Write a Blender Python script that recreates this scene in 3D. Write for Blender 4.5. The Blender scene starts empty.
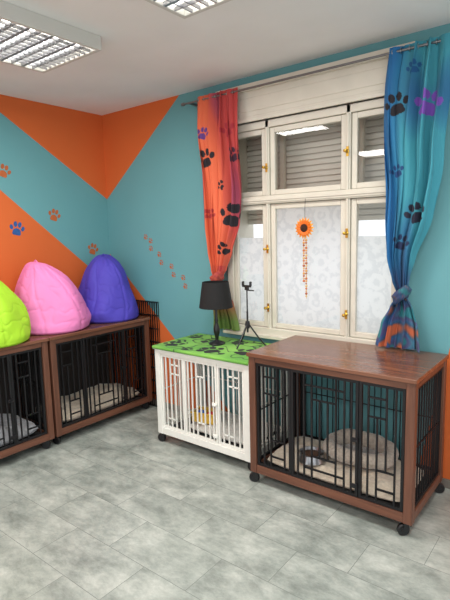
import bpy, bmesh, math, random
from mathutils import Vector, Matrix, noise
random.seed(7)
COL=bpy.context.scene.collection
bpy.context.scene.view_settings.view_transform='Standard'

def lin(c):
    return tuple(((v/255)/12.92 if v/255<=.04045 else (((v/255)+.055)/1.055)**2.4) for v in c)
def nt(m): m.use_nodes=True; return m.node_tree.nodes, m.node_tree.links
def mat(name,rgb,rough=.5,metal=0,noise_amt=0.0,nscale=20,bump=0.0,spec=.5,sheen=0):
    m=bpy.data.materials.new(name); N,L=nt(m); b=N['Principled BSDF']
    c=lin(rgb); b.inputs['Base Color'].default_value=(*c,1); b.inputs['Roughness'].default_value=rough
    b.inputs['Metallic'].default_value=metal; b.inputs['Specular IOR Level'].default_value=spec
    if sheen: b.inputs['Sheen Weight'].default_value=sheen
    tc=N.new('ShaderNodeTexCoord'); n=N.new('ShaderNodeTexNoise'); n.inputs['Scale'].default_value=nscale; n.inputs['Detail'].default_value=4
    L.new(tc.outputs['Object'],n.inputs['Vector'])
    if noise_amt:
        r=N.new('ShaderNodeValToRGB'); a=1-noise_amt; k=1+noise_amt
        r.color_ramp.elements[0].position=.3; r.color_ramp.elements[1].position=.7
        r.color_ramp.elements[0].color=(c[0]*a,c[1]*a,c[2]*a,1); r.color_ramp.elements[1].color=(min(c[0]*k,1),min(c[1]*k,1),min(c[2]*k,1),1)
        L.new(n.outputs['Fac'],r.inputs['Fac']); L.new(r.outputs['Color'],b.inputs['Base Color'])
    if bump:
        bp=N.new('ShaderNodeBump'); bp.inputs['Strength'].default_value=bump; bp.inputs['Distance'].default_value=.01
        L.new(n.outputs['Fac'],bp.inputs['Height']); L.new(bp.outputs['Normal'],b.inputs['Normal'])
    return m
def wood(name,c0,c1,rough,axis=0):
    m=bpy.data.materials.new(name); N,L=nt(m); b=N['Principled BSDF']
    tc=N.new('ShaderNodeTexCoord'); mp=N.new('ShaderNodeMapping'); s=[16,16,16]; s[axis]=1.0; mp.inputs['Scale'].default_value=s
    n=N.new('ShaderNodeTexNoise'); n.inputs['Scale'].default_value=1.7; n.inputs['Detail'].default_value=9; n.inputs['Roughness'].default_value=.6; n.inputs['Distortion'].default_value=.9
    r=N.new('ShaderNodeValToRGB'); r.color_ramp.elements[0].position=.30; r.color_ramp.elements[1].position=.70
    r.color_ramp.elements[0].color=(*lin(c0),1); r.color_ramp.elements[1].color=(*lin(c1),1)
    L.new(tc.outputs['Object'],mp.inputs['Vector']); L.new(mp.outputs['Vector'],n.inputs['Vector']); L.new(n.outputs['Fac'],r.inputs['Fac']); L.new(r.outputs['Color'],b.inputs['Base Color'])
    b.inputs['Roughness'].default_value=rough
    return m
def vcol(name,rough=.8):
    m=bpy.data.materials.new(name); N,L=nt(m); b=N['Principled BSDF']; a=N.new('ShaderNodeAttribute'); a.attribute_name='Col'
    w=N.new('ShaderNodeTexNoise'); w.inputs['Scale'].default_value=300; bp=N.new('ShaderNodeBump'); bp.inputs['Strength'].default_value=.15
    L.new(w.outputs['Fac'],bp.inputs['Height']); L.new(bp.outputs['Normal'],b.inputs['Normal'])
    L.new(a.outputs['Color'],b.inputs['Base Color']); b.inputs['Roughness'].default_value=rough; b.inputs['Sheen Weight'].default_value=.05
    return m

M={}
M['wood_x']=wood('walnut_grain_x',(82,50,37),(124,80,60),.42,0)
M['wood_z']=wood('walnut_grain_z',(80,49,36),(120,77,58),.45,2)
M['top']=wood('walnut_top',(94,58,43),(134,89,67),.22,0)
M['black']=mat('black_powder_coat',(20,20,23),.5,.2,.1)
M['white_paint']=mat('white_lacquer',(236,236,229),.4,0,.03)
M['cream']=mat('cream_window_paint',(212,207,193),.4,0,.05,6)
M['ceil']=mat('ceiling_plaster',(234,233,231),.9,0,.03,3,.1)
M['rubber']=mat('caster_rubber',(20,20,22),.4,0,.1)
M['steel']=mat('brushed_steel',(170,170,172),.3,1,.1)
M['rodsteel']=mat('rod_steel',(130,130,132),.35,.8,.1)
M['brass']=mat('brass',(200,160,70),.3,1,.1)
M['blackpl']=mat('black_plastic',(24,24,26),.35,0,.1)
M['tray']=mat('dark_tray',(46,44,44),.7,0,.1)
M['back_shade']=mat('crate_shade_brown',(40,34,31),.7,0,.15)  # dark colour standing in for the shade inside the left crates

def obj(name,me,parent=None,loc=(0,0,0),mats=()):
    o=bpy.data.objects.new(name,me); COL.objects.link(o); o.location=loc
    if parent: o.parent=parent
    for m in mats: me.materials.append(m)
    return o
def empty(name,loc=(0,0,0),rz=0,label=None,cat=None,group=None,kind=None):
    o=bpy.data.objects.new(name,None); COL.objects.link(o); o.location=loc; o.rotation_euler[2]=rz; o.empty_display_size=.05
    tag(o,label,cat,group,kind); return o
def tag(o,label=None,cat=None,group=None,kind=None):
    if label:o['label']=label
    if cat:o['category']=cat
    if group:o['group']=group
    if kind:o['kind']=kind
    return o
def pyd(name,vs,fs,m,parent=None,loc=(0,0,0),smooth=False):
    me=bpy.data.meshes.new(name); me.from_pydata(vs,[],fs); me.update()
    if smooth:
        for p in me.polygons: p.use_smooth=True
    return obj(name,me,parent,loc,[m] if m else [])
def boxes(name,bl,m,parent=None,loc=(0,0,0),bev=0.0):
    vs=[];fs=[]
    for (x0,y0,z0,x1,y1,z1) in bl:
        i=len(vs); vs+=[(x0,y0,z0),(x1,y0,z0),(x1,y1,z0),(x0,y1,z0),(x0,y0,z1),(x1,y0,z1),(x1,y1,z1),(x0,y1,z1)]
        fs+=[(i,i+3,i+2,i+1),(i+4,i+5,i+6,i+7),(i,i+1,i+5,i+4),(i+1,i+2,i+6,i+5),(i+2,i+3,i+7,i+6),(i+3,i,i+4,i+7)]
    o=pyd(name,vs,fs,m,parent,loc)
    if bev:
        b=o.modifiers.new('b','BEVEL'); b.width=bev; b.segments=2; b.limit_method='ANGLE'
    return o
def lathe(name,prof,m,parent=None,loc=(0,0,0),n=32,rot=None):
    vs=[];fs=[]
    for (r,z) in prof:
        for k in range(n):
            a=2*math.pi*k/n; vs.append((r*math.cos(a),r*math.sin(a),z))
    for i in range(len(prof)-1):
        for k in range(n):
            fs.append((i*n+k,i*n+(k+1)%n,(i+1)*n+(k+1)%n,(i+1)*n+k))
    if prof[0][0]>1e-6: fs.append(tuple(range(n))[::-1])
    if prof[-1][0]>1e-6: fs.append(tuple((len(prof)-1)*n+k for k in range(n)))
    o=pyd(name,vs,fs,m,parent,loc,True)
    if rot:o.rotation_euler=rot
    e=o.modifiers.new('e','EDGE_SPLIT'); e.split_angle=math.radians(40)
    return o
def tube(name,pts,r,m,parent=None,loc=(0,0,0),cyc=False):
    cu=bpy.data.curves.new(name,'CURVE'); cu.dimensions='3D'; cu.bevel_depth=r; cu.bevel_resolution=3; cu.use_fill_caps=True
    s=cu.splines.new('POLY'); s.points.add(len(pts)-1)
    for i,p in enumerate(pts): s.points[i].co=(*p,1)
    s.use_cyclic_u=cyc
    o=bpy.data.objects.new(name,cu); COL.objects.link(o)
    bpy.context.view_layer.update()
    me=bpy.data.meshes.new_from_object(o.evaluated_get(bpy.context.evaluated_depsgraph_get()))
    bpy.data.objects.remove(o); bpy.data.curves.remove(cu)
    me.materials.clear(); me.name=name
    for p in me.polygons:p.use_smooth=True
    return obj(name,me,parent,loc,[m])

# ------------------------------------------------------------ room
H=2.62; RX=5.2; RY=-5.2
fm=bpy.data.materials.new('vinyl_stone_tiles'); N,L=nt(fm); b=N['Principled BSDF']
tc=N.new('ShaderNodeTexCoord')
n1=N.new('ShaderNodeTexNoise'); n1.inputs['Scale'].default_value=4.0; n1.inputs['Detail'].default_value=12; n1.inputs['Roughness'].default_value=.74; n1.inputs['Distortion'].default_value=.1
mp=N.new('ShaderNodeMapping'); mp.inputs['Scale'].default_value=(.9,1.45,1); L.new(tc.outputs['Object'],mp.inputs['Vector'])
br=N.new('ShaderNodeTexBrick'); br.inputs['Scale'].default_value=1; br.inputs['Brick Width'].default_value=.52; br.inputs['Row Height'].default_value=.26
br.inputs['Mortar Size'].default_value=.0014; br.inputs['Mortar Smooth'].default_value=.3; br.inputs['Color1'].default_value=(0,0,0,1); br.inputs['Color2'].default_value=(1,1,1,1); br.inputs['Mortar'].default_value=(.5,.5,.5,1)
L.new(tc.outputs['Object'],br.inputs['Vector'])
off=N.new('ShaderNodeVectorMath'); off.operation='MULTIPLY_ADD'; off.inputs[1].default_value=(.3,.2,0)
L.new(br.outputs['Color'],off.inputs[0]); L.new(mp.outputs['Vector'],off.inputs[2]); L.new(off.outputs[0],n1.inputs['Vector'])
r1=N.new('ShaderNodeValToRGB'); e=r1.color_ramp.elements; e[0].position=.33; e[0].color=(*lin((118,126,120)),1); e[1].position=.67; e[1].color=(*lin((192,197,189)),1)
x=e.new(.5); x.color=(*lin((157,164,157)),1)
L.new(n1.outputs['Fac'],r1.inputs['Fac'])
mf=N.new('ShaderNodeMath'); mf.operation='MULTIPLY'; mf.inputs[1].default_value=.85; L.new(br.outputs['Fac'],mf.inputs[0])
mx=N.new('ShaderNodeMixRGB'); mx.inputs['Color2'].default_value=(*lin((98,104,100)),1); L.new(mf.outputs[0],mx.inputs['Fac']); L.new(r1.outputs['Color'],mx.inputs['Color1'])
L.new(mx.outputs['Color'],b.inputs['Base Color']); b.inputs['Roughness'].default_value=.36
tag(boxes('floor',[(-.1,RY,-.1,RX,.1,0)],fm),kind='structure')
tag(boxes('ceiling',[(-.1,RY,H,RX,.1,H+.1)],M['ceil']),kind='structure')

def wallmat(name,axis,above,belows):
    m=bpy.data.materials.new(name); N,L=nt(m); b=N['Principled BSDF']; g=N.new('ShaderNodeNewGeometry'); sp=N.new('ShaderNodeSeparateXYZ'); L.new(g.outputs['Position'],sp.inputs[0])
    s=sp.outputs[axis]; z=sp.outputs[2]
    def line(k,c,op):
        a=N.new('ShaderNodeMath'); a.operation='MULTIPLY_ADD'; a.inputs[1].default_value=k; a.inputs[2].default_value=c; L.new(s,a.inputs[0])
        q=N.new('ShaderNodeMath'); q.operation=op; L.new(z,q.inputs[0]); L.new(a.outputs[0],q.inputs[1]); return q.outputs[0]
    cur=line(*above,'GREATER_THAN')
    for bl in belows:
        B=line(bl[0],bl[1],'LESS_THAN')
        if len(bl)>2:
            B2=line(0,bl[2],'LESS_THAN'); an=N.new('ShaderNodeMath'); an.operation='MULTIPLY'; L.new(B,an.inputs[0]); L.new(B2,an.inputs[1]); B=an.outputs[0]
        o=N.new('ShaderNodeMath'); o.operation='MAXIMUM'; L.new(cur,o.inputs[0]); L.new(B,o.inputs[1]); cur=o.outputs[0]
    n=N.new('ShaderNodeTexNoise'); n.inputs['Scale'].default_value=2.5; n.inputs['Detail'].default_value=3; L.new(g.outputs['Position'],n.inputs['Vector'])
    mx=N.new('ShaderNodeMixRGB'); mx.inputs['Color1'].default_value=(*lin((102,160,166)),1); mx.inputs['Color2'].default_value=(*lin((212,102,44)),1); L.new(cur,mx.inputs['Fac'])
    mr=N.new('ShaderNodeMapRange'); mr.inputs['To Min'].default_value=.94; mr.inputs['To Max'].default_value=1.05; L.new(n.outputs['Fac'],mr.inputs['Value'])
    ml=N.new('ShaderNodeMixRGB'); ml.blend_type='MULTIPLY'; ml.inputs['Fac'].default_value=1; L.new(mx.outputs['Color'],ml.inputs['Color1']); L.new(mr.outputs['Result'],ml.inputs['Color2'])
    L.new(ml.outputs['Color'],b.inputs['Base Color']); b.inputs['Roughness'].default_value=.75
    n2=N.new('ShaderNodeTexNoise'); n2.inputs['Scale'].default_value=60; L.new(g.outputs['Position'],n2.inputs['Vector']); bp=N.new('ShaderNodeBump'); bp.inputs['Strength'].default_value=.08; L.new(n2.outputs['Fac'],bp.inputs['Height']); L.new(bp.outputs['Normal'],b.inputs['Normal'])
    return m
wl=wallmat('painted_triangles_side',1,(-.638,1.877),[(-.842,1.06)])
wb=wallmat('painted_triangles_window_side',0,(.78,1.87),[(-.9,1.37),(5.0,-14.2,.875)])
tag(boxes('wall_left',[(-.1,RY,0,0,0,H)],wl),kind='structure')
WX0,WX1,WZ0,WZ1=1.42,2.76,.80,2.30
tag(boxes('wall_back',[(-.1,0,0,WX0,.32,H),(WX1,0,0,RX,.32,H),(WX0,0,0,WX1,.32,WZ0),(WX0,0,WZ1,WX1,.32,H)],wb),kind='structure')
tag(boxes('baseboard_back',[(0,-.012,0,RX,0,.055)],mat('grey_skirting',(120,112,104),.5),bev=.003),kind='structure')
tag(boxes('baseboard_left',[(0,RY,0,.012,-.012,.055)],mat('grey_skirting_side',(120,112,104),.5),bev=.003),kind='structure')

# ------------------------------------------------------------ window
film=bpy.data.materials.new('frosted_flower_film'); N,L=nt(film); out=N['Material Output']; N.remove(N['Principled BSDF'])
g=N.new('ShaderNodeNewGeometry'); mpp=N.new('ShaderNodeMapping'); mpp.inputs['Scale'].default_value=(1,0.0,1); L.new(g.outputs['Position'],mpp.inputs['Vector'])
nd=N.new('ShaderNodeTexNoise'); nd.inputs['Scale'].default_value=40; L.new(mpp.outputs['Vector'],nd.inputs['Vector'])
vo=N.new('ShaderNodeTexVoronoi'); vo.inputs['Scale'].default_value=11; vo.inputs['Randomness'].default_value=.7; L.new(mpp.outputs['Vector'],vo.inputs['Vector'])
sn=N.new('ShaderNodeMath'); sn.operation='MULTIPLY'; sn.inputs[1].default_value=13; L.new(vo.outputs['Distance'],sn.inputs[0])
sa=N.new('ShaderNodeMath'); sa.operation='MULTIPLY_ADD'; sa.inputs[1].default_value=3.0; L.new(nd.outputs['Fac'],sa.inputs[0]); L.new(sn.outputs[0],sa.inputs[2])
s2=N.new('ShaderNodeMath'); s2.operation='SINE'; L.new(sa.outputs[0],s2.inputs[0])
v2=N.new('ShaderNodeTexVoronoi'); v2.inputs['Scale'].default_value=55; L.new(mpp.outputs['Vector'],v2.inputs['Vector'])
ad=N.new('ShaderNodeMath'); ad.operation='MULTIPLY_ADD'; ad.inputs[1].default_value=1.6; L.new(v2.outputs['Distance'],ad.inputs[0]); L.new(s2.outputs[0],ad.inputs[2])
rr=N.new('ShaderNodeValToRGB'); rr.color_ramp.elements[0].position=.0; rr.color_ramp.elements[0].color=(*lin((233,235,236)),1); rr.color_ramp.elements[1].position=1.; rr.color_ramp.elements[1].color=(*lin((246,247,247)),1); L.new(ad.outputs[0],rr.inputs['Fac'])
d=N.new('ShaderNodeBsdfDiffuse'); t=N.new('ShaderNodeBsdfTranslucent'); L.new(rr.outputs['Color'],d.inputs['Color']); L.new(rr.outputs['Color'],t.inputs['Color'])
ms=N.new('ShaderNodeMixShader'); ms.inputs[0].default_value=.75; L.new(d.outputs[0],ms.inputs[1]); L.new(t.outputs[0],ms.inputs[2])
L.new(ms.outputs[0],out.inputs['Surface'])
glass=bpy.data.materials.new('window_glass'); N,L=nt(glass); out=N['Material Output']; N.remove(N['Principled BSDF'])
tr=N.new('ShaderNodeBsdfTransparent'); tr.inputs['Color'].default_value=(.98,.985,.98,1); g2=N.new('ShaderNodeBsdfGlossy'); g2.inputs['Roughness'].default_value=.02
lw=N.new('ShaderNodeFresnel'); lw.inputs['IOR'].default_value=1.5; ma=N.new('ShaderNodeMath'); ma.operation='MULTIPLY_ADD'; ma.inputs[1].default_value=1.1; ma.inputs[2].default_value=.01; L.new(lw.outputs[0],ma.inputs[0])
mm=N.new('ShaderNodeMixShader'); L.new(ma.outputs[0],mm.inputs[0]); L.new(tr.outputs[0],mm.inputs[1]); L.new(g2.outputs[0],mm.inputs[2]); L.new(mm.outputs[0],out.inputs['Surface'])
def pane(name,x0,z0,x1,z1,y,m,parent):
    return pyd(name,[(x0,y,z0),(x1,y,z0),(x1,y,z1),(x0,y,z1)],[(0,1,2,3)],m,parent)

win=tag(empty('window_1',(0,0,0)),'cream painted wooden casement window with frosted lower panes',None,None,'structure')
cr=M['cream']
mull=[(WX0,-.025,WZ0,WX0+.055,.07,WZ1),(WX1-.055,-.025,WZ0,WX1,.07,WZ1),(WX0,-.025,WZ1-.05,WX1,.07,WZ1),(WX0,-.035,WZ0-.02,WX1,.07,WZ0+.05),
 (1.775,-.025,WZ0,1.805,.06,WZ1),(2.372,-.025,WZ0,2.402,.06,WZ1),(WX0,-.04,1.735,WX1,.06,1.79),(WX0,-.055,1.755,WX1,-.03,1.775),(WX0,-.047,1.742,WX1,-.03,1.783),
 (1.783,-.034,WZ0,1.797,-.02,WZ1-.05),(2.380,-.034,WZ0,2.394,-.02,WZ1-.05)]
boxes('frame',mull,cr,win,bev=.004)
boxes('reveal',[(WX0,.07,WZ0,WX0+.02,.30,WZ1),(WX1-.02,.07,WZ0,WX1,.30,WZ1),(WX0,.07,WZ1-.02,WX1,.30,WZ1),(WX0,.07,WZ0,WX1,.30,WZ0+.02)],cr,win)
boxes('outer_frame',[(1.775,.17,1.75,1.805,.20,WZ1),(2.372,.17,1.75,2.402,.20,WZ1),(WX0,.17,1.75,WX1,.20,1.80)],cr,win)
cols=[(WX0+.055,1.775),(1.805,2.372),(2.402,WX1-.055)]
rows=[(WZ0+.05,1.735),(1.79,WZ1-.05)]
for ci,(a,bb) in enumerate(cols):
    for ri,(z0,z1) in enumerate(rows):
        s=.038
        root=boxes('sash',[(a+.003,-.012,z0+.003,a+s,.03,z1-.003),(bb-s,-.012,z0+.003,bb-.003,.03,z1-.003),(a+s,-.012,z0+.003,bb-s,.03,z0+s),(a+s,-.012,z1-s,bb-s,.03,z1-.003)],cr,win,bev=.004)
        pane('glass_pane',a+s,z0+s,bb-s,z1-s,.004,glass,root)
        if ri==0:
            zt=z1-s if ci==1 else 1.50
            pane('frosted_film',a+s,z0+s,bb-s,zt,.008,film,root)
for (hx,hz) in [(1.79,1.98),(2.387,2.02),(1.79,1.42),(2.387,1.52),(1.79,1.0),(2.387,1.0)]:
    h=lathe('handle',[(.0,0),(.012,.0),(.012,.004),(.006,.008),(.006,.03),(.011,.035),(.009,.045),(0,.048)],M['brass'],win,(hx,-.034,hz),16,(math.radians(90),0,0))
    boxes('handle_plate',[(-.009,-.003,-.03,.009,.0,.03)],M['brass'],win,(hx,-.034,hz),.002)
bm=bpy.data.materials.new('grey_blind_slat'); N,L=nt(bm); b=N['Principled BSDF']; b.inputs['Base Color'].default_value=(*lin((206,202,192)),1); b.inputs['Roughness'].default_value=.6
sl=[]; z=1.60
while z<WZ1-.02:
    sl.append((WX0+.02,.225,z,WX1-.02,.240,z+.032)); z+=.040
sl.append((WX0+.02,.240,1.60,WX1-.02,.246,WZ1))
boxes('roller_blind',sl,bm,win,bev=.005)
tr1=boxes('trim_1',[(1.40,-.05,2.30,2.78,0,2.53),(1.385,-.075,2.525,2.795,0,2.55),(1.39,-.065,2.505,2.79,0,2.527),(1.40,-.065,2.30,2.78,0,2.322),(1.40,-.057,2.322,2.78,0,2.338),(1.46,-.055,2.37,2.72,-.05,2.46)],cr,bev=.005); tag(tr1,kind='structure')
tag(boxes('trim_2',[(1.385,-.06,.775,2.795,0.0,.80)],cr,bev=.004),kind='structure')

# ------------------------------------------------------------ ceiling lights
em=bpy.data.materials.new('fluorescent_glow'); N,L=nt(em); b=N['Principled BSDF']; b.inputs['Emission Color'].default_value=(1,.985,.95,1); b.inputs['Emission Strength'].default_value=8; b.inputs['Base Color'].default_value=(1,1,1,1)
alu=mat('louvre_aluminium',(150,150,153),.35,.7)
casing=mat('lamp_casing',(205,203,196),.5)
def ceiling_lamp(x,y,lab,power=20):
    r=empty('ceiling_lamp',(x,y,H),0,lab,'ceiling light','square louvred ceiling lamps'); S=.285
    boxes('casing',[(-S,-S,-.075,-S+.024,S,0),(S-.024,-S,-.075,S,S,0),(-S+.024,-S,-.075,S-.024,-S+.024,0),(-S+.024,S-.024,-.075,S-.024,S,0),(-S+.024,-S+.024,-.012,S-.024,S-.024,0)],casing,r,bev=.003)
    L_=[]; w=S-.024
    for k in range(1,11):
        p=-w+2*w*k/11; L_.append((p-.0035,-w,-.073,p+.0035,w,-.058))
    for k in range(1,8):
        p=-w+2*w*k/8; t_=.009 if k%2==0 else .003; L_.append((-w,p-t_,-.074,w,p+t_,-.058))
    boxes('louvre',L_,alu,r)
    for k in range(4):
        p=-w+2*w*(k+.5)/4
        lathe('fluorescent_tube',[(0,-.25),(.013,-.25),(.013,.25),(0,.25)],em,r,(0,p,-.036),12,(0,math.radians(90),0))
    ld=bpy.data.lights.new('lamp_light','AREA'); ld.shape='SQUARE'; ld.size=.52; ld.energy=power; ld.color=(1,.97,.93)
    lo=bpy.data.objects.new('lamp_light',ld); COL.objects.link(lo); lo.parent=r; lo.location=(0,0,-.078)
for x,y in [(1.16,-1.41),(2.335,-1.40),(3.6,-1.40),(1.16,-3.6),(2.335,-3.6),(3.6,-3.6)]:  # all but the leading pair are unseen lamps, added to brighten the room
    ceiling_lamp(x,y,'square white surface-mounted fluorescent lamp with louvre grid')

# ------------------------------------------------------------ crates
def grille(w,h,kind,r=.004):
    B=[]; f=.015; y0,y1=-r,r
    def V(x,a,c,t=r): B.append((x-t,y0,a,x+t,y1,c))
    def Hh(z,a,c,t=r): B.append((a,y0,z-t,c,y1,z+t))
    B+= [(0,y0*1.8,0,f,y1*1.8,h),(w-f,y0*1.8,0,w,y1*1.8,h),(f,y0*1.8,0,w-f,y1*1.8,f),(f,y0*1.8,h-f,w-f,y1*1.8,h)]
    if kind=='side':
        V(.20*w,f,h-f); V(.40*w,f,.72*h); V(.60*w,.28*h,h-f); V(.80*w,f,h-f)
        Hh(.88*h,.20*w,.60*w); Hh(.72*h,.20*w,.60*w); Hh(.28*h,.40*w,.80*w); Hh(.12*h,.40*w,.80*w)
    elif kind=='wside':
        for q in (.2,.4,.6,.8): V(q*w,f,h-f)
        Hh(.88*h,.4*w,.8*w); Hh(.76*h,.4*w,.8*w); Hh(.14*h,.2*w,.6*w)
    elif kind=='door':
        for q in (.10,.20,.80,.90): V(q*w,f,h-f)
        for q in (.32,.68): V(q*w,f,h-f)
        V(.44*w,.24*h,.76*h); V(.56*w,.24*h,.76*h)
        Hh(.88*h,.20*w,.80*w); Hh(.12*h,.20*w,.80*w); Hh(.76*h,.32*w,.68*w); Hh(.24*h,.32*w,.68*w)
    elif kind=='wdoor':
        for q in (.12,.24,.76,.88): V(q*w,f,h-f)
        for q in (.38,.62): V(q*w,f,h-f)
        V(.5*w,.2*h,.8*h); Hh(.8*h,.38*w,.62*w); Hh(.2*h,.38*w,.62*w)
    elif kind=='bars':
        k=max(3,int(w/.04))
        for i in range(1,k): V(w*i/k,f,h-f,.0025)
        Hh(.5*h,f,w-f,.0025)
    return B
def crate(x,y,rz,W,D,Ht,fr_x,fr_z,top,metal,label,group=None,split=(.27,.73),kinds=('side','door'),traym=None,gr=.0046,shade_sheet=False):
    r=empty('dog_crate',(x,y,0),rz,label,'dog crate',group)
    zb=.074; p=.045; tk=.024
    zt=Ht-tk
    boxes('top_panel',[(-.008,-.012,zt,W+.008,D+.005,Ht)],top,r,bev=.004)
    for (lx,ly) in ((0,0),(W-p,0),(0,D-p),(W-p,D-p)):
        boxes('leg',[(lx,ly,zb,lx+p,ly+p,zt)],fr_z,r,bev=.003)
    for bx in [(p,.004,zb,W-p,p-.006,zb+.05),(p,.004,zt-.035,W-p,p-.006,zt),(p,D-p+.006,zb,W-p,D-.004,zb+.05),(p,D-p+.006,zt-.035,W-p,D-.004,zt),
      (.004,p,zb,p-.006,D-p,zb+.05),(.004,p,zt-.035,p-.006,D-p,zt),(W-p+.006,p,zb,W-.004,D-p,zb+.05),(W-p+.006,p,zt-.035,W-.004,D-p,zt)]:
        boxes('rail',[bx],fr_x,r,bev=.002)
    boxes('floor_tray',[(p-.006,p-.006,zb+.01,W-p+.006,D-p+.006,zb+.028)],traym or M['tray'],r)
    gz=zb+.052; gh=zt-.037-gz
    a=p+.002; c=W-p-.002; iw=c-a; s1=a+iw*split[0]; s2=a+iw*split[1]
    boxes('grille_panel',grille(s1-a-.003,gh,kinds[0],gr),metal,r,(a,.02,gz))
    dr=boxes('door',grille(s2-s1-.003,gh,kinds[1],gr),metal,r,(s1,.018,gz))
    boxes('door',grille(c-s2-.003,gh,kinds[0],gr),metal,r,(s2,.02,gz))
    boxes('latch',[(-.02,-.018,-.012,.02,-.006,.012),(-.004,-.028,-.006,.024,-.018,.006)],metal,dr,(s2-s1-.02,-.002,gh*.5),.003)
    boxes('latch',[(-.02,-.018,-.012,.02,-.006,.012)],metal,dr,(s2-s1-.02,-.002,gh*.1),.003)
    for xx in (.02,W-.02):
        g=boxes('side_grille',grille(D-2*p-.004,gh,'bars'),metal,r,(xx,p+.002,gz)); g.rotation_euler[2]=math.radians(90)
    if shade_sheet: boxes('back_shade_sheet',[(0,-.004,0,iw,.004,gh)],M['back_shade'],r,(a,D-.02,gz))  # dark sheet added behind the bars to paint in the interior shade
    else: boxes('back_grille',grille(iw,gh,'bars'),metal,r,(a,D-.02,gz))
    for (wx,wy) in ((.032,.032),(W-.032,.032),(.032,D-.032),(W-.032,D-.032)):
        cw=boxes('caster',[(-.022,-.022,.068,.022,.022,.074),(-.017,-.004,.030,-.0135,.024,.068),(.0135,-.004,.030,.017,.024,.068)],M['blackpl'],r,(wx,wy,0),.001)
        lathe('wheel',[(0,-.012),(.012,-.0125),(.013,-.010),(.028,-.011),(.032,-.007),(.032,.007),(.028,.011),(.013,.010),(.012,.0125),(0,.012)],M['rubber'],cw,(0,.020,.0322),28,(0,math.radians(90),0))
        cw.rotation_euler[2]=-.95-rz+random.uniform(-.3,.3)+(math.pi if random.random()<.5 else 0)
    return r
G='walnut and black metal dog crates'
crate(2.035,-.632,0,.98,.565,.83,M['wood_x'],M['wood_z'],M['top'],M['black'],'walnut brown dog crate with black grille, beside white crate',G)
crate(.577,-1.04,math.radians(90),.96,.55,.83,M['wood_x'],M['wood_z'],M['top'],M['black'],'walnut brown dog crate under pink and blue beanbags',G,shade_sheet=True)
crate(.577,-2.03,math.radians(90),.97,.55,.83,M['wood_x'],M['wood_z'],M['top'],M['black'],'walnut brown dog crate under green beanbag',G,shade_sheet=True)
crate(1.13,-.545,0,.845,.50,.74,M['white_paint'],M['white_paint'],M['white_paint'],M['white_paint'],'white painted dog crate with green mat on top',None,(.30,.70),('wside','wdoor'),M['tray'],.0043)

fw=empty('folded_wire_cage',(.30,-.028,0),0,'folded black wire cage leaning in the room corner','wire cage')
B=[]
for i in range(13): B.append((i*.0275-.002,-.002,0,i*.0275+.002,.002,.96))
for z in [0.004+.119*k for k in range(9)]: B.append((0,-.006,z-.003,.33,-.002,z+.003))
boxes('front_panel',B,M['black'],fw); boxes('rear_panel',B,M['black'],fw,(0,.018,0))

# ------------------------------------------------------------ cushions
def cushion(name,x,y,z,w,d,h,m,label,cat,rz=0,seed=0,sag=.0,rump=1.0):
    n=40; vs=[];fs=[]
    for top in (0,1):
        for j in range(n+1):
            for i in range(n+1):
                u=i/n*2-1; v=j/n*2-1
                e=(1-abs(u)**5)*(1-abs(v)**5); e=max(e,0)**.45
                nz=(noise.noise(Vector((u*2.2+seed,v*2.2,seed)))*.3+noise.noise(Vector((u*6+seed,v*6,seed)))*.12)*rump
                rd=1-abs(noise.noise(Vector((u*2.6+seed*2,v*3.1,seed+2))))*2
                nz+=.16*(rump-.6)*(max(rd,0)**3)
                sx=u*w/2*(1-.05*(abs(v)**4)); sy=v*d/2*(1-.05*(abs(u)**4))
                zz=(.5*h*(1+e*(.9+nz*1.6)) if top else .5*h*(1-e*1.0)); zz-= sag*top*(1-u*u)*(1-v*v)
                vs.append((sx,sy,max(zz,0)))
    K=(n+1)**2
    for j in range(n):
        for i in range(n):
            a=j*(n+1)+i; q=(a,a+1,a+n+2,a+n+1); fs.append(tuple(K+k for k in q)); fs.append(q[::-1])
    rim=[i for i in range(n+1)]+[j*(n+1)+n for j in range(1,n+1)]+[n*(n+1)+i for i in range(n-1,-1,-1)]+[j*(n+1) for j in range(n-1,0,-1)]
    for k in range(len(rim)):
        a=rim[k]; b2=rim[(k+1)%len(rim)]; fs.append((a,b2,K+b2,K+a))
    o=pyd(name,vs,fs,m,None,(x,y,z),True); o.rotation_euler[2]=rz; tag(o,label,cat); return o
zt=.1025
beige=mat('beige_fleece',(200,186,166),.95,0,.15,60,.6,sheen=.5)
taupe=mat('taupe_fleece',(150,144,140),.95,0,.2,45,.7,sheen=.5)
grey=mat('grey_fleece',(150,152,156),.95,0,.15,50,.6,sheen=.5)
whitef=mat('white_fleece',(215,212,205),.95,0,.08,50,.6,sheen=.5)
cushion('pet_cushion',2.52,-.35,zt,.86,.44,.075,beige,'flat rumpled beige fleece pad filling the crate floor','pet cushion',0,1,rump=1.5)
db=tag(empty('bolster_pet_bed',(2.60,-.30,zt+.092),0),'oval fluffy grey beige pet bed with raised rim','pet bed')
vs=[];fs=[];nu,nv=60,18
for i in range(nu):
    for j in range(nv):
        a=2*math.pi*i/nu; b_=2*math.pi*j/nv
        w=.042*(1+.14*noise.noise(Vector((math.cos(a)*3,math.sin(a)*3,j*.4))))
        up=1.0+.35*max(0,math.sin(a))
        ca=math.copysign(abs(math.cos(a))**.8,math.cos(a)); sa=math.copysign(abs(math.sin(a))**.8,math.sin(a))
        vs.append(((.18+w*math.cos(b_))*ca,(.115+w*math.cos(b_))*sa,.043*up+w*up*math.sin(b_)))
for i in range(nu):
    for j in range(nv):
        fs.append((i*nv+j,((i+1)%nu)*nv+j,((i+1)%nu)*nv+(j+1)%nv,i*nv+(j+1)%nv))
pyd('rim',vs,fs,mat('grey_cream_plush',(180,168,154),1,0,.2,70,.8,sheen=.6),db,(0,0,0),True)
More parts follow.
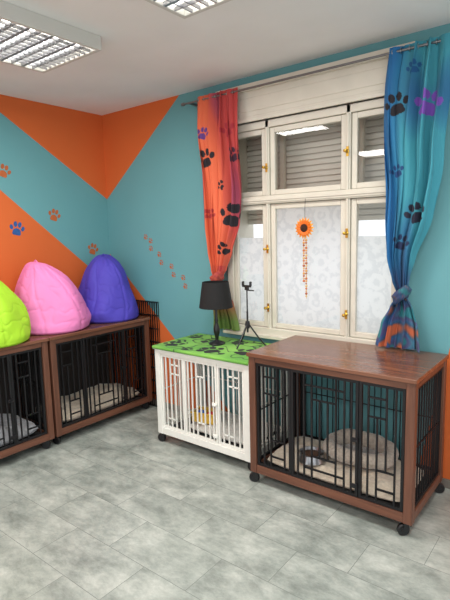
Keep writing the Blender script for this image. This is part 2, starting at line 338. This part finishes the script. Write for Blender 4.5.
ip=lathe('inner_pad',[(0,.0),(.14,.0),(.155,.015),(.12,.03),(0,.035)],taupe,db,(0,0,.002),32); ip.scale=(1.1,.68,1)
cushion('pet_cushion',.30,-.56,zt,.43,.84,.11,beige,'beige fleece pad inside the wooden crate','pet cushion',0,4,rump=1.3)
cushion('pet_cushion',.30,-1.54,zt,.43,.84,.12,grey,'grey fleece pad inside the wooden crate','pet cushion',0,6,rump=1.3)
cushion('pet_cushion',1.62,-.27,zt,.58,.36,.07,whitef,'white fleece pad inside the white crate','pet cushion',0,9)
bowl=empty('food_bowl',(2.38,-.485,zt+.084),0,'shiny steel food bowl on the beige pad','bowl')
lathe('bowl_body',[(0,.0),(.078,.0),(.082,.006),(.070,.048),(.074,.052),(.068,.053),(.056,.016),(0,.012)],M['steel'],bowl,(0,0,0),36)
lathe('kibble',[(0,.034),(.058,.034),(.05,.040),(0,.043)],mat('brown_kibble',(70,46,30),.9,0,.4,150,.8),bowl,(0,0,0),24)
tb=empty('toy_basket',(1.45,-.36,zt+.079),.2,'small yellow plastic basket with toys in white crate','basket')
yl=mat('yellow_plastic',(226,180,60),.4)
boxes('basket_body',[(-.09,-.06,0,.09,.06,.006),(-.09,-.06,0,-.084,.06,.07),(.084,-.06,0,.09,.06,.07),(-.09,-.06,0,.09,-.054,.07),(-.09,.054,0,.09,.06,.07),(-.096,-.066,.065,.096,-.054,.075),(-.096,.054,.065,.096,.066,.075)],yl,tb,bev=.003)
def ball(name,loc,r,m,label,cat):
    pr=[(r*math.sin(math.pi*k/14),r-r*math.cos(math.pi*k/14)) for k in range(15)]; pr[0]=(0,0); pr[-1]=(0,2*r)
    o=lathe(name,pr,m,None,loc,24); tag(o,label,cat)
    return o
ball('toy_ball',(1.41,-.37,zt+.087),.034,mat('blue_rubber',(40,90,190),.5),'blue rubber toy ball in the yellow basket','toy')
ball('toy_ball',(1.485,-.352,zt+.087),.032,mat('red_rubber',(215,60,50),.5),'red rubber toy ball in the yellow basket','toy')

# ------------------------------------------------------------ bean bags
def beanbag(x,y,z,rx,ry,h,m,label,seed,lean=(0,0),keys=None,rz=0,panels=6,slump=(0,0)):
    r=empty('beanbag',(x,y,z),rz,label,'beanbag','coloured beanbags on the wooden crates')
    nz,na=100,180; vs=[];fs=[]
    def prof(t):
        for (a,b),(c,d) in zip(keys,keys[1:]):
            if t<=c:
                f=(t-a)/(c-a); return b+(d-b)*f
        return 0
    def sm(t):
        return sum(prof(min(1,max(.012,t+k*.014))) for k in range(-3,4))/7
    ts=[0,.002]+[.01+.99*(k/(nz-3))**.85 for k in range(nz-2)]
    for t in ts:
        pr=prof(t) if t<.05 else (sm(t) if t<.93 else prof(t))
        for k in range(na):
            a=2*math.pi*k/na
            q=(a*panels/(2*math.pi)+seed*.37+.12*math.sin(t*4+seed))%1
            sd=min(q,1-q)
            seam=1-.035*math.exp(-(sd/.03)**2)*(0.6+.6*t)
            nn=noise.noise(Vector((math.cos(a)*1.2+seed,math.sin(a)*1.2,t*1.6+seed)))*.16
            ca,sa=math.cos(a),math.sin(a)
            n3=noise.noise(Vector((ca*2.6+seed,sa*2.6,t*3.4+seed*2)))*.045
            n2=1-abs(noise.noise(Vector((ca*3.0+seed*2,sa*3.0,t*6.0))))*5
            wr=-(max(n2,0)**2)*.02+n3
            fo=.22*max(0,t-.72)*math.sin(a*10+seed+2*math.sin(2*a))
            R=pr*seam*(1+(nn+wr+fo)*(min(1,t*6)))
            zz=t*h*(1+ .14*noise.noise(Vector((ca*pr*1.4,sa*pr*1.4+seed,2)))*t)
            tt=t*t
            vs.append((R*rx*ca+lean[0]*tt+slump[0]*math.sin(math.pi*t),R*ry*sa+lean[1]*tt+slump[1]*math.sin(math.pi*t),zz))
    for i in range(len(ts)-1):
        for k in range(na):
            fs.append((i*na+k,i*na+(k+1)%na,(i+1)*na+(k+1)%na,(i+1)*na+k))
    pyd('fabric_cover',vs,fs,m,r,(0,0,0),True)
    tube('carry_loop',[(lean[0]-.02,lean[1],h*.95),(lean[0]-.018,lean[1],h*1.0),(lean[0],lean[1],h*1.02),(lean[0]+.018,lean[1],h*1.0),(lean[0]+.02,lean[1],h*.95)],.005,m,r)
    return r
pinkm=mat('pink_nylon',(230,132,188),.7,0,.03,5,.1,.3); bluem=mat('violet_blue_nylon',(78,68,178),.66,0,.05,5,.1,.3); greenm=mat('lime_nylon',(162,210,48),.7,0,.03,5,.1,.3)
KB=[(0,0),(.001,.97),(.03,1.05),(.12,1.07),(.28,1.0),(.42,.91),(.58,.80),(.72,.70),(.84,.58),(.91,.46),(.96,.33),(.99,.2),(1,0)]
KP=[(0,0),(.001,.97),(.03,1.05),(.12,1.08),(.28,1.05),(.45,.97),(.60,.85),(.74,.70),(.85,.53),(.93,.38),(.98,.24),(1,0)]
beanbag(.31,-.312,.83,.26,.252,.545,bluem,'violet blue nylon beanbag near the room corner',3,(-.03,.02),KB)
beanbag(.30,-.842,.83,.27,.256,.53,pinkm,'pink nylon beanbag between blue and green ones',5,(-.03,-.08),KP,slump=(0,.02))
beanbag(.33,-1.37,.83,.29,.25,.47,greenm,'lime green nylon beanbag on the wooden crate',19,(-.02,-.06),KP,slump=(0,.03))

# ------------------------------------------------------------ paws
def paw_shapes(s):
    return [(0,-.16,.27,.22,0),(-.16,-.26,.13,.12,0),(.16,-.26,.13,.12,0),(-.38,.08,.11,.16,.35),(-.14,.30,.12,.18,.1),(.14,.30,.12,.18,-.1),(.38,.08,.11,.16,-.35)]
def inpaw(x,z,cx,cz,s,rot):
    dx,dz=(x-cx)/s,(z-cz)/s
    if dx*dx+dz*dz>.5: return False
    c,sn_=math.cos(-rot),math.sin(-rot); px,pz=dx*c-dz*sn_,dx*sn_+dz*c
    for (ex,ez,rx,rz,ro) in paw_shapes(1):
        qx,qz=px-ex,pz-ez; c2,s2=math.cos(-ro),math.sin(-ro); ax,az=qx*c2-qz*s2,qx*s2+qz*c2
        if (ax/rx)**2+(az/rz)**2<1: return True
    return False
def wall_paw(wall,s_,z,size,m,rot,label,group):
    vs=[];fs=[]
    for k,(ex,ez,rx,rz,ro) in enumerate(paw_shapes(1)):
        n=20; dep=.0010+.00012*k
        if size<.08: rx*=.85; rz*=.85
        i0=len(vs)
        for q in range(n):
            a=2*math.pi*q/n; ax,az=rx*math.cos(a),rz*math.sin(a)
            bx=ax*math.cos(ro)-az*math.sin(ro)+ex; bz=ax*math.sin(ro)+az*math.cos(ro)+ez
            cx=(bx*math.cos(rot)-bz*math.sin(rot))*size; cz=(bx*math.sin(rot)+bz*math.cos(rot))*size
            for dd in (dep,0): vs.append((cx,-dd,cz) if wall=='b' else (dd,cx,cz))
        fs.append(tuple(i0+2*q for q in range(n)))
        for q in range(n): fs.append((i0+2*q,i0+2*q+1,i0+2*((q+1)%n)+1,i0+2*((q+1)%n)))
    o=pyd('paw_print_decal',vs,fs,m,None,(s_,0,z) if wall=='b' else (0,s_,z))
    tag(o,label,'wall decal',group); return o
pawo=mat('brown_orange_vinyl',(180,94,48),.6,0,.1); pawb=mat('blue_vinyl',(40,88,150),.6,0,.1)
for (s_,z) in [(-.97,2.05),(-.56,1.72),(-.19,1.42)]:
    wall_paw('l',s_,z,.115,pawo,-.3,'orange brown paw print decal on teal wall','large paw print decals')
wall_paw('l',-.90,1.61,.125,pawb,-.2,'blue paw print decal on orange wall','large paw print decals')
for k,(px,pz) in enumerate([(.50,1.52),(.56,1.485),(.56,1.42),(.66,1.37),(.68,1.30),(.80,1.27),(.82,1.20),(.93,1.18),(.95,1.11)]):
    wall_paw('b',px,pz,.055,pawo,-.9,'small orange brown paw print decal on teal wall','trail of small paw print decals')

# ------------------------------------------------------------ curtain rod
RZ=2.505
rod=empty('curtain_rod',(0,-.11,RZ),0,'thin steel curtain rod above the window','curtain rod')
lathe('rod',[(0,0),(.007,0),(.007,2.35),(0,2.35)],M['rodsteel'],rod,(1.10,0,0),16,(0,math.radians(90),0))
for e in (1.10,3.45): lathe('finial',[(0,-.018),(.012,-.012),(.014,0),(.012,.012),(0,.018)],M['rodsteel'],rod,(e,0,0),16,(0,math.radians(90),0))
for e in (1.16,3.38): boxes('bracket',[(e-.008,-.004,-.008,e+.008,.11,.008),(e-.014,.102,-.03,e+.014,.11,.03)],M['rodsteel'],rod,bev=.002)

def interp(tab,z):
    for (a,*va),(b,*vb) in zip(tab,tab[1:]):
        if a>=z>=b:
            f=(a-z)/(a-b); f=f*f*(3-2*f)*.5+f*.5; return [p+(q-p)*f for p,q in zip(va,vb)]
    return tab[-1][1:] if z<tab[-1][0] else tab[0][1:]
def paint(o,cols):
    at=o.data.color_attributes.new('Col','FLOAT_COLOR','POINT'); at.data.foreach_set('color',[v for c in cols for v in c])
def curtain(tab,ztop,zbot,folds,colf,label,seed,knotz):
    r=empty('curtain',(0,0,0),0,label,'curtain')
    nu,nv=260,420; vs=[];fs=[];cols=[]
    for j in range(nv+1):
        z=ztop+(zbot-ztop)*j/nv
        xl,xr,yc,amp,ax=interp(tab,z)
        for i in range(nu+1):
            u=i/nu
            ph=2*math.pi*folds*u+seed+1.3*math.sin(2*math.pi*u*1.3+z*2.0+seed)
            x=xl+(xr-xl)*u+ax*math.sin(2*ph)*.015+.010*ax*math.sin(z*7+seed)
            sh=math.sin(ph); sh=math.copysign(abs(sh)**.8,sh)
            y=yc+amp*sh*(.8+.45*math.sin(3.3*u+seed+z))+amp*.4*math.sin(2.3*ph+z*4)+.018*noise.noise(Vector((x*8,z*3,seed)))
            vs.append((x,min(y,-.012),z))
            c=colf(x,z,u); cols.append((*lin(c),1))
    for j in range(nv):
        for i in range(nu):
            a=j*(nu+1)+i; fs.append((a,a+nu+1,a+nu+2,a+1))
    m=vcol('printed_curtain_fabric_%d'%int(seed*10))
    o=pyd('printed_fabric',vs,fs,m,r,(0,0,0),True); paint(o,cols)
    xl,xr,yc,amp,ax=interp(tab,knotz)
    cx=(xl+xr)/2; hw=(xr-xl)/2+.010; vs=[];fs=[];cc=[];n=64
    pr=[(-.040,.65),(-.036,1.0),(-.024,1.2),(-.010,1.30),(0,1.24),(.012,1.32),(.026,1.18),(.036,1.0),(.040,.75)]
    for (dz,k) in pr:
        for q in range(n):
            a=2*math.pi*q/n; kk=k*(1+.25*noise.noise(Vector((math.cos(a)*1.7,math.sin(a)*1.7,dz*40+seed))))
            X=cx+hw*kk*math.cos(a); Z=knotz+dz+.022*math.cos(a)
            vs.append((X,yc+(amp+.024)*kk*math.sin(a),Z)); cc.append((*lin(tuple(v*.85 for v in colf(X+dz,Z-.08+.06*math.sin(a*3+dz*40),(q/n*1.7+dz*6)%1))),1))
    for i in range(len(pr)-1):
        for q in range(n): fs.append((i*n+q,i*n+(q+1)%n,(i+1)*n+(q+1)%n,(i+1)*n+q))
    t=pyd('tie_band',vs,fs,m,r,(0,0,0),True); paint(t,cc)
    for q in range(7):
        xx=tab[0][1]+(tab[0][2]-tab[0][1])*(q+.5)/7
        pts=[(xx,-.11+.014*math.cos(a),RZ+.014*math.sin(a)) for a in [2*math.pi*w/16 for w in range(16)]]
        tube('ring',pts,.002,M['steel'],r,(0,0,0),True)
    return r
def mixc(a,b,f): f=max(0,min(1,f)); return tuple(p+(q-p)*f for p,q in zip(a,b))
BL=(24,20,30)
pawsL=[(1.325,2.08,.15,.2,BL),(1.305,2.26,.10,-.3,(96,58,130)),(1.545,1.66,.19,-.2,BL),(1.47,1.88,.08,.6,BL),(1.53,2.26,.12,.2,(160,40,54)),(1.58,2.08,.11,.5,(60,30,50)),(1.47,1.42,.12,.7,BL),(1.36,1.68,.1,-.4,(170,46,50))]
def colL(x,z,u):
    for (cx,cz,s,ro,c) in pawsL:
        if inpaw(x,z,cx,cz,s,ro): return c
    w=noise.noise(Vector((x*6,z*1.6,3)))
    c=mixc((216,102,66),(184,64,62),(x-1.36)/.2+.3*math.sin(z*3)+w*.6)
    if w>.25: c=mixc(c,(140,60,96),(w-.25)*2.2)
    if z<1.3: c=mixc(c,(166,52,62),.4+.4*math.sin(u*30))
    if z<1.08: c=mixc(c,(104,132,64),(1.08-z)/.2)
    return c
tabL=[(2.53,1.24,1.60,-.11,.018,1),(2.3,1.235,1.62,-.115,.034,1),(1.9,1.25,1.625,-.12,.040,1),(1.6,1.275,1.60,-.12,.040,1),(1.4,1.30,1.53,-.12,.035,.6),(1.27,1.335,1.47,-.12,.026,.3),(1.20,1.36,1.42,-.12,.016,.1),(1.13,1.335,1.45,-.11,.022,.3),(1.0,1.30,1.49,-.09,.028,.6),(.81,1.28,1.53,-.075,.03,.8)]
curtain(tabL,2.53,.81,4.2,colL,'orange red curtain with black paw prints, tied',1.3,1.20)
pawsR=[(2.715,2.22,.14,.2,BL),(2.88,2.20,.15,-.2,(120,74,170)),(2.84,1.62,.13,.3,(30,30,50)),(2.73,1.86,.08,.3,(24,60,110)),(2.76,1.46,.10,-.3,(24,40,76)),(2.80,2.40,.08,.2,(20,80,130))]
def colR(x,z,u):
    for (cx,cz,s,ro,c) in pawsR:
        if inpaw(x,z,cx,cz,s,ro): return c
    w=noise.noise(Vector((x*7,z*2,9))); w2=noise.noise(Vector((u*5,z*9,2)))
    c=mixc((26,100,156),(58,142,158),(x-2.69)/.10+.2*math.sin(z*4)+w*.5)
    if w>.2: c=mixc(c,(30,84,130),(w-.2)*2)
    if z<1.34:
        k=min(1,(1.34-z)*4); d=(44,60,100) if w2>0 else (84,54,100)
        c=mixc(c,d,k*min(1,.35+abs(w2)*2))
    if z<1.14 and w2>.12: c=mixc(c,(180,92,58),min(1,(w2-.12)*6))
    if z<1.14 and w2<-.2: c=mixc(c,(40,120,130),min(1,(-w2-.2)*6))
    return c
tabR=[(2.53,2.66,2.985,-.11,.02,1),(2.3,2.655,2.985,-.115,.036,1),(1.9,2.655,2.95,-.12,.042,1),(1.6,2.66,2.90,-.12,.042,1),(1.38,2.68,2.84,-.12,.035,.6),(1.24,2.71,2.815,-.12,.026,.3),(1.16,2.737,2.793,-.12,.016,.1),(1.08,2.69,2.84,-.12,.03,.3),(.98,2.63,2.87,-.12,.038,.6),(.845,2.59,2.88,-.12,.042,.8)]
curtain(tabR,2.53,.845,3.6,colR,'blue teal curtain with paw prints, tied in the middle',2.1,1.16)

# ------------------------------------------------------------ mat on the white crate
vs=[];fs=[];cols=[];n1_,n2_=260,170
mx0,mx1,my0,my1=1.125,1.982,-.560,-.05
pm=[(1.22,-.44,.17,.4),(1.38,-.24,.13,-.6),(1.58,-.44,.20,.9),(1.82,-.36,.19,-.3),(1.62,-.16,.13,.5),(1.92,-.16,.14,-.9),(1.20,-.16,.13,1.2),(1.41,-.50,.10,0)]
for j in range(n2_+1):
    for i in range(n1_+1):
        x=mx0+(mx1-mx0)*i/n1_; y=my0+(my1-my0)*j/n2_
        vs.append((x,y,.7415+.0008*noise.noise(Vector((x*9,y*9,1)))))
        w=noise.noise(Vector((x*5,y*5,4))); w3=noise.noise(Vector((x*10,y*10,14)))
        c=mixc((96,160,64),(132,190,84),.5+w)
        if abs(w3)<.05: c=(40,66,40)
        for (px,py,s_,ro) in pm:
            if inpaw(x,y,px,py,s_,ro): c=(24,30,26)
        cols.append((*lin(c),1))
for j in range(n2_):
    for i in range(n1_):
        a=j*(n1_+1)+i; fs.append((a,a+1,a+n1_+2,a+n1_+1))
b0=len(vs)
for i in range(n1_+1):
    x,y,z=vs[i]; vs.append((x,y-.002,.722)); cols.append(cols[i])
for i in range(n1_): fs.append((i,b0+i,b0+i+1,i+1))
mo=pyd('table_mat',vs,fs,vcol('green_print_cloth'),None,(0,0,0),True); paint(mo,cols)
so=mo.modifiers.new('s','SOLIDIFY'); so.thickness=.001; so.offset=1
tag(mo,'green cloth mat with black paw prints on white crate','table mat')

# ------------------------------------------------------------ lamp
lp=empty('table_lamp',(1.497,-.27,.7435),0,'black table lamp with tapered drum shade on green mat','table lamp')
lathe('base',[(0,0),(.058,0),(.060,.006),(.053,.014),(.022,.024),(.014,.032),(0,.032)],M['blackpl'],lp)
lathe('stem',[(0,.030),(.011,.030),(.014,.055),(.022,.085),(.024,.11),(.016,.14),(.010,.16),(.015,.175),(.010,.19),(.009,.285),(0,.285)],M['blackpl'],lp)
shm=mat('black_shade_fabric',(20,19,20),.85,0,.1,80,.2)
lathe('lamp_shade',[(.120,.268),(.122,.271),(.095,.453),(.092,.453),(.118,.271)],shm,lp,(0,0,0),48)
lathe('bulb',[(0,.28),(.012,.285),(.014,.30),(.026,.33),(.026,.35),(.012,.37),(0,.375)],mat('bulb_glass',(235,230,215),.3),lp,(0,0,0),20)

# ------------------------------------------------------------ tripod
tp=empty('phone_tripod',(1.73,-.21,.743),0,'small black phone tripod standing on green mat','tripod')
lathe('column',[(0,.10),(.007,.10),(.007,.25),(.005,.25),(.005,.42),(0,.42)],M['blackpl'],tp,(0,0,0),14)
lathe('hub',[(0,.13),(.016,.13),(.018,.16),(.014,.18),(0,.18)],M['blackpl'],tp,(0,0,0),18)
for k in range(3):
    a=.5+k*2*math.pi/3; R=.125
    tube('leg',[(.012*math.cos(a),.012*math.sin(a),.155),(R*.6*math.cos(a),R*.6*math.sin(a),.065),(R*math.cos(a),R*math.sin(a),.007)],.0055,M['blackpl'],tp)
boxes('phone_clamp',[(-.035,-.008,.42,.035,.008,.435),(-.035,-.012,.43,-.028,.012,.46),(.028,-.012,.43,.035,.012,.46),(-.012,-.012,.40,.012,.012,.425)],M['blackpl'],tp,bev=.002)
boxes('tilt_handle',[(.0,-.004,.395,.06,.004,.403)],M['blackpl'],tp,bev=.002)

# ------------------------------------------------------------ sunflower hanging
sf=empty('sunflower_hanger',(2.105,-.062,1.56),0,'orange sunflower ornament with hanging bead strings at window','window ornament')
tube('cord',[(0,0,0.02),(0,.0,.12),(0,.006,.19)],.0015,M['blackpl'],sf)
def petals(n,r0,r1,wd,y):
    vs=[];fs=[]
    for k in range(n):
        a=2*math.pi*k/n; i=len(vs)
        for (rr_,ww,yy) in [(r0,wd*.5,0),((r0+r1)*.5,wd,-.006),(r0*.2+r1*.8,wd*.7,-.010),(r1,.001,-.006)]:
            for sg in (-1,0,1):
                px=rr_; pw=ww*sg
                vs.append((px*math.cos(a)-pw*math.sin(a),y+yy+(.004 if sg else 0),px*math.sin(a)+pw*math.cos(a)))
        for q in range(3):
            for s_ in range(2): fs.append((i+q*3+s_,i+q*3+s_+1,i+(q+1)*3+s_+1,i+(q+1)*3+s_))
    return vs,fs
om=mat('golden_petals',(240,156,40),.6,0,.15)
v,f=petals(18,.02,.070,.009,-.004); pyd('petals',v,f,om,sf,(0,0,0),True)
v,f=petals(16,.02,.056,.009,-.012); p2=pyd('inner_petals',v,f,mat('orange_petals',(228,112,28),.6),sf,(0,0,0),True); p2.rotation_euler[1]=.2
lathe('flower_center',[(0,-.004),(.026,-.004),(.026,.006),(.019,.012),(0,.014)],mat('dark_brown_disc',(56,30,18),.9,0,.3,80,.8),sf,(0,-.010,0),24,(math.radians(90),0,0))
bc=[(200,108,50),(218,160,80),(170,90,50),(222,186,120)]
bmats=[mat('bead_%s'%n_,c,.5) for n_,c in zip(('rust','cream','brown','ivory'),bc)]
for k,(dx,Lh) in enumerate([(-.009,.36),(.009,.47)]):
    st=tube('string',[(dx*.5,0,-.05),(dx,.0,-.10),(dx,.0,-Lh)],.002,bmats[1],sf)
    q=0; zq=-.080
    while zq>-Lh:
        s_=(.006,.009,.0075)[(q+k)%3]
        lathe('bead',[(0,-s_),(s_*.7,-s_*.7),(s_,0),(s_*.7,s_*.7),(0,s_)],bmats[(q+k)%4],st,(dx,0,zq),10)
        zq-=.017; q+=1

# ------------------------------------------------------------ light / world
w=bpy.data.worlds.new('daylight'); bpy.context.scene.world=w; w.use_nodes=True; N=w.node_tree.nodes; L=w.node_tree.links
bg=N['Background']; bg.inputs[0].default_value=(.94,.97,1,1); bg.inputs[1].default_value=1.33

# ------------------------------------------------------------ camera
yaw,pit,rol,f=.6705,.1385,.0256,488.075
fwv=Vector((-math.sin(yaw)*math.cos(pit),math.cos(yaw)*math.cos(pit),-math.sin(pit))); r=fwv.cross(Vector((0,0,1))).normalized(); u=r.cross(fwv)
c,s=math.cos(rol),math.sin(rol); r2=c*r-s*u; u2=c*u+s*r
cd=bpy.data.cameras.new('camera'); co=bpy.data.objects.new('camera',cd); COL.objects.link(co)
mw=Matrix((( r2.x,u2.x,-fwv.x,3.7051),(r2.y,u2.y,-fwv.y,-2.9481),(r2.z,u2.z,-fwv.z,1.5471),(0,0,0,1))); co.matrix_world=mw
cd.sensor_fit='VERTICAL'; cd.sensor_height=36; cd.lens=f/600*36; cd.clip_start=.05
bpy.context.scene.camera=co
